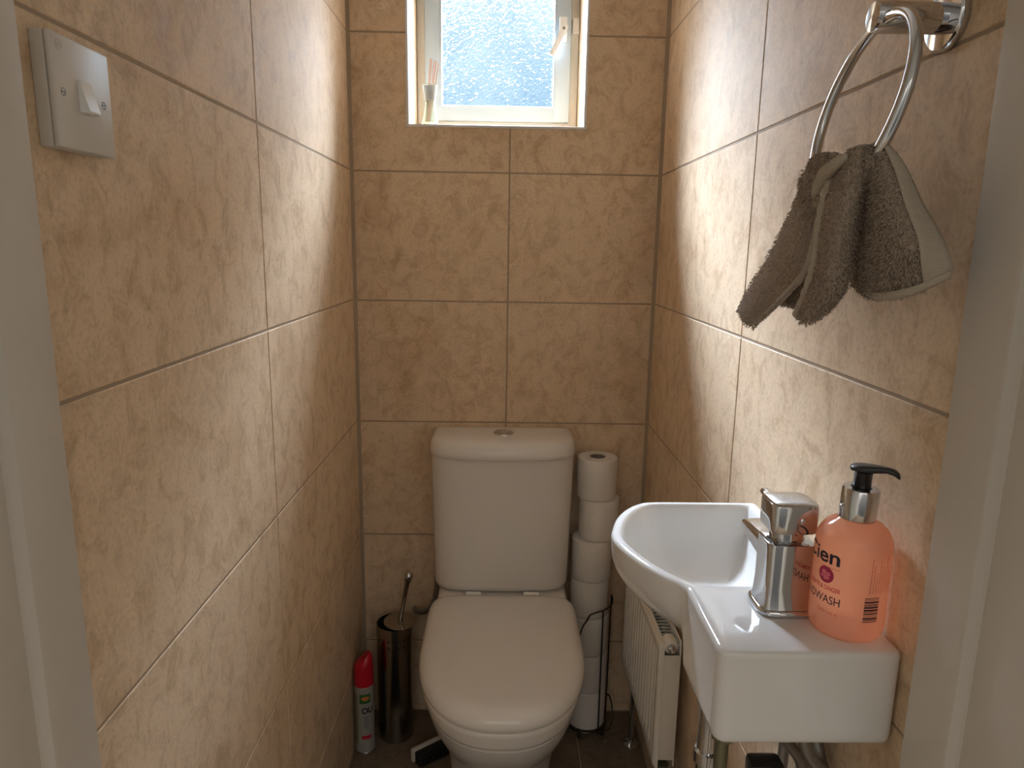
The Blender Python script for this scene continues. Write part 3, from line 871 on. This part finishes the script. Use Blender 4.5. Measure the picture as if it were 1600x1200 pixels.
# lever and spout point to the bowl (+y)
bm = bmesh.new()
rg = []
for t, z, w, h in ((.0, .1165, .006, .0045), (.01, .1175, .006, .0045), (.020, .1185, .0058, .0045), (.030, .1195, .0055, .0042), (.0315, .1197, .0045, .0035)):
    c = Mt @ Vector((-.012, .012 + t, z))
    rg.append([c + Vector((w * math.cos(2 * PI * k / 20), 0, h * math.sin(2 * PI * k / 20))) for k in range(20)])
loft(bm, rg); part('lever', bm, M['chrome'], tap, 50)
bm = bmesh.new()
rg = []
for t, z0, z1, w in ((.015, .048, .076, .0215), (.035, .050, .0755, .0212), (.060, .0545, .0740, .0210), (.076, .0570, .0725, .0208), (.079, .0580, .0715, .0200)):
    q = []
    for k in range(40):
        a = 2 * PI * k / 40
        c, s = math.cos(a), math.sin(a)
        q.append(Mt @ Vector((-.002 + w * math.copysign(abs(c) ** .45, c), t, (z0 + z1) / 2 + (z1 - z0) / 2 * math.copysign(abs(s) ** .45, s))))
    rg.append(q)
loft(bm, rg); part('spout', bm, M['chrome'], tap, 40)
bm = lathe(bmesh.new(), [(.003, 0), (.003, .0012), (.0022, .0018), (.0005, .0018)], Mt @ Vector((.006, -.0241, .109)), 20, Matrix.Rotation(ang, 3, 'Z') @ Vector((0, -1, 0)))
part('indicator', bm, M['chrome'], tap)

# ------------------------------------------------------------------ soap bottle
sx, sy, sr = .7583, -1.1870, .0367
sp = thing('soap_bottle', 'pump bottle of orange-pink hand wash standing on the basin ledge', 'soap bottle', (sx, sy, ZB))
prof = [(.001, .0012), (.024, .0004), (.0295, .0010), (.0335, .0035), (.0360, .0085), (sr, .0145), (sr, .095), (.0362, .1015), (.0345, .1075), (.0310, .1135), (.0260, .1185), (.0205, .1220), (.0165, .1245), (.0145, .1275), (.0145, .131)]
part('body', lathe(bmesh.new(), [(r, z + ZB) for r, z in prof], (sx, sy, 0), 72), M['soap'], sp, 60)
lean = Vector((.03, -.012, 1)).normalized()
tc0 = Vector((sx, sy, ZB + .1240))
part('collar', lathe(bmesh.new(), [(.0148, 0), (.0176, .0), (.0180, .001), (.0178, .031), (.0168, .0325), (.010, .0327), (.0098, .030)], tc0, 48, lean), M['chrome'], sp, 40)
pb = bmesh.new()
lathe(pb, [(.0085, .026), (.0085, .0485), (.0095, .0495)], tc0, 32, lean)
hd = tc0 + lean * .0500
nd = Vector((.80, -.60, 0)).normalized(); nx = Vector((-nd.y, nd.x, 0))
rg = []
for t, w, h0, h1 in ((-.0125, .004, .0005, .0045), (-.0105, .0085, -.0005, .0055), (-.004, .0105, -.001, .0068), (.005, .0098, -.001, .0075), (.013, .0070, .0005, .0078), (.021, .0050, .0018, .0076), (.027, .0044, .0005, .0066), (.031, .0040, -.002, .0040), (.0325, .003, -.0025, .001)):
    c = hd + nd * t
    rg.append([c + nx * w * math.copysign(abs(math.cos(2 * PI * k / 24)) ** .7, math.cos(2 * PI * k / 24)) + Vector((0, 0, (h0 + h1) / 2 + (h1 - h0) / 2 * math.copysign(abs(math.sin(2 * PI * k / 24)) ** .7, math.sin(2 * PI * k / 24)))) for k in range(24)])
loft(pb, rg)
part('pump_head', pb, M['black'], sp, 50)
c2 = (sx, sy)
part('brand_lettering', wrap(text_bm('Cien', .0165, .047, .02), c2, sr, 189, 1.0650), M['ink'], sp, 60)
part('underline', wrap(rect_bm(.020, .0005), c2, sr, 212, 1.0530), mat('rose_ink', (.45, .12, .08), .5), sp, 60)
e = bmesh.new(); e.faces.new([e.verts.new((.0088 * math.cos(2 * PI * k / 40), .0088 * math.sin(2 * PI * k / 40), 0)) for k in range(40)])
em = part('emblem', wrap(e, c2, sr, 205, 1.0445), M['pink_ink'], sp, 60)
e = bmesh.new()
for dx, dy, r in ((-.002, .002, .0028), (.0028, .001, .0022), (0, -.003, .0025), (.003, -.003, .0015), (-.004, -.002, .0015)):
    e.faces.new([e.verts.new((dx + r * math.cos(2 * PI * k / 16), dy + r * math.sin(2 * PI * k / 16), 0)) for k in range(16)])
part('emblem_detail', wrap(e, c2, sr, 205, 1.0445, off=.0005), M['pale_pink'], em, 60)
part('scent_lettering', wrap(text_bm('POMEGRANATE & GINGER', .0048, .056, .012), c2, sr, 187, 1.0310), M['red_ink'], sp, 60)
part('product_lettering', wrap(text_bm('HANDWASH', .0088, .056, .006), c2, sr, 188, 1.0190), M['ink'], sp, 60)
part('volume_lettering', wrap(text_bm('500 ml e', .0034, .020), c2, sr, 213, 1.0055), mat('faint_ink', (.55, .16, .09), .5), sp, 60)
bc = bmesh.new()
y = -.0135
rb_ = random.Random(3)
while y < .0135:
    h = rb_.choice((.0005, .0008, .0013, .0018))
    q = rect_bm(.0155, h, 0, y + h / 2); me = bpy.data.meshes.new('q'); q.to_mesh(me); q.free(); bc.from_mesh(me); bpy.data.meshes.remove(me)
    y += h + rb_.choice((.0005, .0007, .001))
part('barcode', wrap(bc, c2, sr, 278.5, 1.0165), M['ink'], sp, 60)
sm = bmesh.new()
for k in range(9):
    w = .036 - (k % 3) * .006
    yy = -.018
    while yy < w - .02:
        h = rb_.uniform(.0012, .004)
        q = rect_bm(.0006, h, -.013 + k * .0030, yy + h / 2); me = bpy.data.meshes.new('q'); q.to_mesh(me); q.free(); sm.from_mesh(me); bpy.data.meshes.remove(me)
        yy += h + .0007
part('small_print', wrap(sm, c2, sr, 293, 1.0520), mat('brown_ink', (.40, .08, .05), .5), sp, 60)

# ------------------------------------------------------------------ towel ring and towel
ring_c = Vector((.7164, -1.1863, 1.4932)); ring_r = .0812
ra, rbt = .041, .2203
ru = Vector((math.sin(ra), math.cos(ra), 0)); rv = Vector((math.sin(rbt) * math.cos(ra), -math.sin(rbt) * math.sin(ra), math.cos(rbt)))
def rp(a): return ring_c + ring_r * (math.cos(a) * ru + math.sin(a) * rv)
tr_ = thing('towel_ring', 'chrome towel ring fixed to the right wall', 'towel ring', (W, -1.17, 1.575))
part('flange', lathe(bmesh.new(), [(.0275, .0004), (.0285, .002), (.0285, .006), (.0265, .0085), (.013, .0095)], (W, -1.172, 1.576), 48, (-1, 0, 0)), M['chrome'], tr_, 40)
part('post', lathe(bmesh.new(), [(.0135, .008), (.0135, .070), (.0125, .0725), (.0005, .073)], (W, -1.172, 1.576), 40, (-1, 0, 0)), M['chrome'], tr_, 40)
part('ring', tube(bmesh.new(), [rp(2 * PI * k / 96) for k in range(96)], .0052, 16, closed=True), M['chrome'], tr_, 180)

TA = [[(0.712, -1.1074, 1.4586), (0.698, -1.1589, 1.4582), (0.694, -1.1893, 1.4555), (0.702, -1.1959, 1.4503)], [(0.714, -1.088, 1.4347), (0.7, -1.1384, 1.429), (0.696, -1.1655, 1.4244), (0.704, -1.1628, 1.4194)], [(0.712, -1.0587, 1.399), (0.698, -1.1242, 1.392), (0.694, -1.1593, 1.3848), (0.702, -1.1654, 1.3787)], [(0.708, -1.0181, 1.3559), (0.694, -1.0972, 1.3503), (0.69, -1.1504, 1.3473), (0.698, -1.163, 1.354)], [(0.706, -0.9677, 1.3149), (0.692, -1.0504, 1.3148), (0.688, -1.1028, 1.3156), (0.696, -1.1156, 1.3234)], [(0.708, -0.9346, 1.2858), (0.694, -0.9916, 1.2813), (0.69, -1.0247, 1.277), (0.698, -1.0402, 1.2887)]]
TC_ = [[(0.696, -1.2135, 1.4481), (0.69, -1.2426, 1.4528), (0.696, -1.2475, 1.4543), (0.712, -1.2384, 1.4517)], [(0.69, -1.2041, 1.4275), (0.684, -1.2372, 1.4219), (0.69, -1.2467, 1.4201), (0.706, -1.2338, 1.4198)], [(0.684, -1.2071, 1.3934), (0.678, -1.2408, 1.3894), (0.684, -1.2493, 1.3882), (0.7, -1.236, 1.3888)], [(0.682, -1.2102, 1.359), (0.676, -1.2429, 1.3567), (0.682, -1.2493, 1.3559), (0.698, -1.2355, 1.358)], [(0.682, -1.1988, 1.3321), (0.676, -1.2337, 1.3313), (0.682, -1.2428, 1.3319), (0.698, -1.2306, 1.3382)], [(0.686, -1.1712, 1.3042), (0.68, -1.1951, 1.3004), (0.686, -1.2014, 1.3048), (0.702, -1.1937, 1.314)]]
TD = [[(0.706, -1.2248, 1.4501), (0.702, -1.2445, 1.4538), (0.706, -1.2499, 1.4552), (0.712, -1.2543, 1.4521)], [(0.714, -1.208, 1.4303), (0.704, -1.2545, 1.4285), (0.71, -1.2647, 1.4302), (0.722, -1.2631, 1.4346)], [(0.72, -1.1905, 1.4033), (0.706, -1.2571, 1.3999), (0.712, -1.2798, 1.4014), (0.734, -1.2725, 1.4057)], [(0.724, -1.176, 1.3772), (0.708, -1.2598, 1.3709), (0.716, -1.2925, 1.3735), (0.744, -1.2844, 1.3826)], [(0.726, -1.1717, 1.3608), (0.712, -1.2519, 1.3493), (0.722, -1.2866, 1.3533), (0.75, -1.2932, 1.363)], [(0.728, -1.1932, 1.3361), (0.722, -1.2411, 1.3273), (0.732, -1.2781, 1.3344), (0.754, -1.293, 1.3499)]]
TB = [[(0.728, -1.0765, 1.3781), (0.728, -1.0965, 1.3812), (0.728, -1.1221, 1.3809)], [(0.728, -1.0397, 1.3346), (0.728, -1.0745, 1.3361), (0.728, -1.12, 1.3448)], [(0.728, -0.9985, 1.3023), (0.728, -1.0418, 1.3013), (0.728, -1.0877, 1.3003)]]

def sheet_pts(G, nu, nv):
    cols = [spline([r[j] for r in G], nu) for j in range(len(G[0]))]
    return [spline([c[i] for c in cols], nv) for i in range(nu)]

def sheet(bm, P, th, fuzz, edge_round=True):
    """a thick cloth sheet from a grid of points"""
    nu, nv = len(P), len(P[0])
    def nrm(i, j):
        a = P[min(i + 1, nu - 1)][j] - P[max(i - 1, 0)][j]
        b_ = P[i][min(j + 1, nv - 1)] - P[i][max(j - 1, 0)]
        return a.cross(b_).normalized()
    Nn = [[nrm(i, j) for j in range(nv)] for i in range(nu)]
    lay = []
    for s in (1, -1):
        g_ = []
        for i in range(nu):
            row = []
            for j in range(nv):
                p = P[i][j]
                e = min(i, nu - 1 - i, j, nv - 1 - j)
                k = min(1, .25 + e / 5) if edge_round else 1
                q = p + Nn[i][j] * s * th * k
                if fuzz:
                    f = noise.noise(q * 260) * .6 + noise.noise(q * 620) * .55
                    q = q + Nn[i][j] * s * fuzz * f + Vector((noise.noise(q * 500 + Vector((9, 0, 0))), noise.noise(q * 500 + Vector((0, 9, 0))), noise.noise(q * 500 + Vector((0, 0, 9))))) * fuzz * .5
                row.append(bm.verts.new(q))
            g_.append(row)
        lay.append(g_)
    for s, g_ in enumerate(lay):
        for i in range(nu - 1):
            for j in range(nv - 1):
                f = (g_[i][j], g_[i][j + 1], g_[i + 1][j + 1], g_[i + 1][j])
                bm.faces.new(f if s == 0 else f[::-1])
    a, b_ = lay
    for i in range(nu - 1):
        bm.faces.new((a[i][0], a[i + 1][0], b_[i + 1][0], b_[i][0])); bm.faces.new((a[i + 1][-1], a[i][-1], b_[i][-1], b_[i + 1][-1]))
    for j in range(nv - 1):
        bm.faces.new((a[0][j + 1], a[0][j], b_[0][j], b_[0][j + 1])); bm.faces.new((a[-1][j], a[-1][j + 1], b_[-1][j + 1], b_[-1][j]))

tw = thing('hand_towel', 'grey-brown terry hand towel draped through the chrome towel ring', 'towel', (.705, -1.19, 1.44))
terry = bmesh.new()
PA = sheet_pts(TA, 120, 60); PC = sheet_pts(TC_, 120, 56); PD = sheet_pts(TD, 130, 110); PB = sheet_pts(TB, 60, 50)
sheet(terry, PA, .0042, .0016); sheet(terry, PC, .0040, .0014); sheet(terry, PD, .0035, .0013); sheet(terry, PB, .003, .0012)
# the gathered part wrapped round the bottom of the ring
wp = [rp(a) for a in [math.radians(d_) for d_ in range(-44, -146, -3)]]
lump = bmesh.new()
rad_ = [.0125 + .002 * math.sin(i * .55) for i in range(len(wp))]
rings = []
P = wp
for i, p in enumerate(P):
    t = (P[min(i + 1, len(P) - 1)] - P[max(i - 1, 0)]).normalized()
    u = (Vector((1, 0, 0)) - t * t.x).normalized(); v = t.cross(u)
    rg = []
    for k in range(60):
        a = 2 * PI * k / 60
        dirn = math.cos(a) * u + math.sin(a) * v
        q = p + dirn * rad_[i] * (1 + .10 * math.sin(3 * a + i * .2))
        rg.append(q + dirn * (noise.noise(q * 260) * .6 + noise.noise(q * 620) * .55) * .0015)
    rings.append(rg)
loft(terry, rings)
part('terry', terry, M['terry'], tw, 180)
pile = bmesh.new()
def fibres(P, th, count, both=True, i0=0, j1=1.0):
    nu, nv = len(P), len(P[0])
    for q in range(count):
        fi = rnd.uniform(i0, nu - 1.001); fj = rnd.uniform(0, (nv - 1.001) * j1)
        i, j = int(fi), int(fj); u, v = fi - i, fj - j
        p = (P[i][j] * (1 - u) + P[i + 1][j] * u) * (1 - v) + (P[i][j + 1] * (1 - u) + P[i + 1][j + 1] * u) * v
        n_ = (P[i + 1][j] - P[i][j]).cross(P[i][j + 1] - P[i][j]).normalized() * (1 if (not both or q % 2) else -1)
        blade(p + n_ * th * .6, n_)
def blade(p, n_):
    t1 = n_.orthogonal().normalized(); t1 = Matrix.Rotation(rnd.uniform(0, 2 * PI), 3, n_) @ t1
    t2 = n_.cross(t1)
    l = rnd.uniform(.0022, .0046); w = rnd.uniform(.00022, .00042)
    lean_ = t1 * rnd.uniform(.2, 1.0) + Vector((0, 0, -.5))
    a = p; b_ = p + n_ * l * .65 + lean_ * l * .25; c = b_ + n_ * l * .2 + lean_ * l * .55
    v = [pile.verts.new(k) for k in (a - t2 * w, a + t2 * w, b_ + t2 * w * 1.3, b_ - t2 * w * 1.3, c + t2 * w * .8, c - t2 * w * .8)]
    pile.faces.new((v[0], v[1], v[2], v[3])); pile.faces.new((v[3], v[2], v[4], v[5]))
fibres(PA, .0042, 15000, True, 0, .78); fibres(PC, .0040, 13000); fibres(PD, .0035, 24000, True, 0, .80); fibres(PB, .003, 3500)
for q in range(5000):
    i = rnd.randrange(len(rings)); k = rnd.randrange(60)
    c = sum(rings[i], Vector()) / 60
    p = rings[i][k].lerp(rings[i][(k + 1) % 60], rnd.random()) + Vector((rnd.uniform(-1, 1), rnd.uniform(-1, 1), rnd.uniform(-1, 1))) * .002
    blade(c.lerp(p, .95), (p - c).normalized())
o = part('pile', pile, M['terry'], tw, 0); o['kind'] = 'stuff'
def strip(P_edge, P_in, th, name):
    """flat woven hem: between an edge line and an inner line"""
    bm = bmesh.new()
    n = len(P_edge)
    G = [[P_edge[i].lerp(P_in[i], f / 5) for f in range(6)] for i in range(n)]
    sheet(bm, G, th, 0)
    part(name, bm, M['hem'], tw, 180, 'lighter woven hem band')
off = Vector((-.0042, -.0088, 0))
# left flap: band along its lower right edge
strip([PA[i][59] + off for i in range(22, 120, 2)], [PA[i][44] + off for i in range(22, 120, 2)], .0032, 'hem')
# middle flap: rolled light edge
edge = [PC[i][0] + Vector((-.0035, -.0065, 0)) for i in range(0, 120, 2)]
hb_ = bmesh.new(); tube(hb_, edge, [.0060 + .0006 * math.sin(i * 1.3) for i in range(len(edge))], 14); part('hem', hb_, M['hem'], tw, 180, 'lighter rolled hem edge')
# right flap: band along its right edge, thin band along its bottom
strip([PD[i][109] + Vector((-.002, -.0045, 0)) for i in range(0, 130, 2)], [PD[i][84] + Vector((-.004, -.0062, 0)) for i in range(0, 130, 2)], .0026, 'hem')
strip([PD[129][j] + Vector((-.003, -.005, -.0025)) for j in range(0, 110, 2)], [PD[123][j] + Vector((-.0045, -.0075, 0)) for j in range(0, 110, 2)], .0026, 'hem')
# light gathered band at the knot
KNOT = [(.694, -1.1686, 1.4063), (.688, -1.1817, 1.4195), (.682, -1.2052, 1.4323), (.680, -1.2287, 1.4396), (.683, -1.2430, 1.4454)]
kb = bmesh.new()
tube(kb, spline(KNOT, 24), [.003 + .004 * math.sin(PI * i / 23) for i in range(24)], 14)
part('hem', kb, M['hem'], tw, 180, 'lighter gathered hem band')

# ------------------------------------------------------------------ light: sky, camera
wd = bpy.data.worlds.new('sky'); S.world = wd; wd.use_nodes = True
nt = wd.node_tree; N = nt.nodes.new; L = nt.links.new
bg = nt.nodes['Background']
tc = N('ShaderNodeTexCoord')
sep = N('ShaderNodeSeparateXYZ'); L(tc.outputs['Generated'], sep.inputs[0])
def math_(op, a, b_=None, clamp=False):
    n = N('ShaderNodeMath'); n.operation = op; n.use_clamp = clamp
    for i, v in enumerate((a, b_)):
        if v is None: continue
        if isinstance(v, (int, float)): n.inputs[i].default_value = v
        else: L(v, n.inputs[i])
    return n.outputs[0]
def maprange(v, a, b_, c, d_):
    n = N('ShaderNodeMapRange'); n.interpolation_type = 'SMOOTHSTEP'
    L(v, n.inputs['Value']); n.inputs['From Min'].default_value = a; n.inputs['From Max'].default_value = b_
    n.inputs['To Min'].default_value = c; n.inputs['To Max'].default_value = d_
    return n.outputs['Result']
def dot(vec):
    n = N('ShaderNodeVectorMath'); n.operation = 'DOT_PRODUCT'; L(tc.outputs['Generated'], n.inputs[0]); n.inputs[1].default_value = Vector(vec).normalized()
    return n.outputs['Value']
SKY = 820.0
# sky shaped for its light: dim behind the pane, added brightness above and left
patch_t = maprange(math_('ARCCOSINE', dot((.03, 1, .20))), math.radians(11), math.radians(32), 0, 1)
patch = math_('SUBTRACT', math_('POWER', SKY, patch_t), 1.0)
side = maprange(sep.outputs['X'], -.45, .45, 1.0, .30)
left = maprange(sep.outputs['X'], -.70, -.24, .34, 1)
elev = maprange(sep.outputs['Z'], .10, .82, .045, 1)
bright = math_('MULTIPLY', math_('MULTIPLY', math_('MULTIPLY', patch, side), elev), left)
# soft mottling added to the dim sky for contrast in the glass ripples
ns = N('ShaderNodeTexNoise'); ns.inputs['Scale'].default_value = 17; ns.inputs['Detail'].default_value = 1; L(tc.outputs['Generated'], ns.inputs['Vector'])
hz = math_('ADD', maprange(ns.outputs['Fac'], .36, .64, -.05, .78), maprange(sep.outputs['Z'], .04, .36, .0, .30), True)
c1 = N('ShaderNodeMix'); c1.data_type = 'RGBA'; L(hz, c1.inputs['Factor'])
c1.inputs['A'].default_value = (.18, .31, .45, 1); c1.inputs['B'].default_value = (.46, .57, .63, 1)
sc_ = N('ShaderNodeVectorMath'); sc_.operation = 'SCALE'; sc_.inputs[0].default_value = (.86, .96, 1.10); L(bright, sc_.inputs['Scale'])
vm = N('ShaderNodeVectorMath'); vm.operation = 'ADD'; L(c1.outputs['Result'], vm.inputs[0]); L(sc_.outputs[0], vm.inputs[1])
# hallway side: soft warm daylight
HALL = .85
hall = N('ShaderNodeMix'); hall.data_type = 'RGBA'
L(maprange(sep.outputs['Y'], .16, .32, 0, 1), hall.inputs['Factor'])
dark = maprange(dot((-.05, -1, -.12)), math.cos(math.radians(42)), math.cos(math.radians(16)), 1, .22)
up = maprange(sep.outputs['Z'], -.5, .6, .35, 1.25)
hv = N('ShaderNodeVectorMath'); hv.operation = 'SCALE'; hv.inputs[0].default_value = (HALL, HALL * .93, HALL * .83)
L(math_('MULTIPLY', dark, up), hv.inputs['Scale']); L(hv.outputs[0], hall.inputs['A'])
L(vm.outputs[0], hall.inputs['B'])
L(hall.outputs['Result'], bg.inputs['Color']); bg.inputs['Strength'].default_value = 1.0

def portal(name, loc, sx_, sz_, rot):
    l = bpy.data.lights.new(name, 'AREA'); l.shape = 'RECTANGLE'; l.size = sx_; l.size_y = sz_
    l.cycles.is_portal = True
    o = bpy.data.objects.new(name, l); COL.objects.link(o); o.location = loc; o.rotation_euler = rot
portal('window_portal', ((GX0 + GX1) / 2, .30, (GZ0 + GZ1) / 2), GX1 - GX0 + .06, GZ1 - GZ0 + .06, (-PI / 2, 0, 0))
portal('hallway_portal', (W / 2, -3.2, 1.2), 1.8, 2.4, (PI / 2, 0, 0))

cd = bpy.data.cameras.new('camera'); cam = bpy.data.objects.new('camera', cd); COL.objects.link(cam)
pi_, ya, ro = .1958, .0158, .0157
fw = Vector((math.sin(ya) * math.cos(pi_), math.cos(ya) * math.cos(pi_), -math.sin(pi_)))
r_ = fw.cross(Vector((0, 0, 1))).normalized(); u_ = r_.cross(fw)
r2 = math.cos(ro) * r_ + math.sin(ro) * u_; u2 = -math.sin(ro) * r_ + math.cos(ro) * u_
cam.matrix_world = Matrix(((r2.x, u2.x, -fw.x, .3927), (r2.y, u2.y, -fw.y, -1.853), (r2.z, u2.z, -fw.z, 1.3663), (0, 0, 0, 1)))
cd.sensor_width = 36; cd.lens = 36 * 1085.07 / 1600; cd.clip_start = .01
S.camera = cam

S.view_settings.view_transform = 'Standard'; S.view_settings.look = 'None'
S.view_settings.gamma = 1; S.view_settings.exposure = 0.95; S.view_settings.use_curve_mapping = False
try:
    S.cycles.use_denoising = True
    S.cycles.max_bounces = 10; S.cycles.diffuse_bounces = 6; S.cycles.glossy_bounces = 5; S.cycles.transmission_bounces = 8; S.cycles.transparent_max_bounces = 12
    S.cycles.caustics_refractive = False; S.cycles.caustics_reflective = False
    S.cycles.sample_clamp_indirect = 6.0
except Exception:
    pass
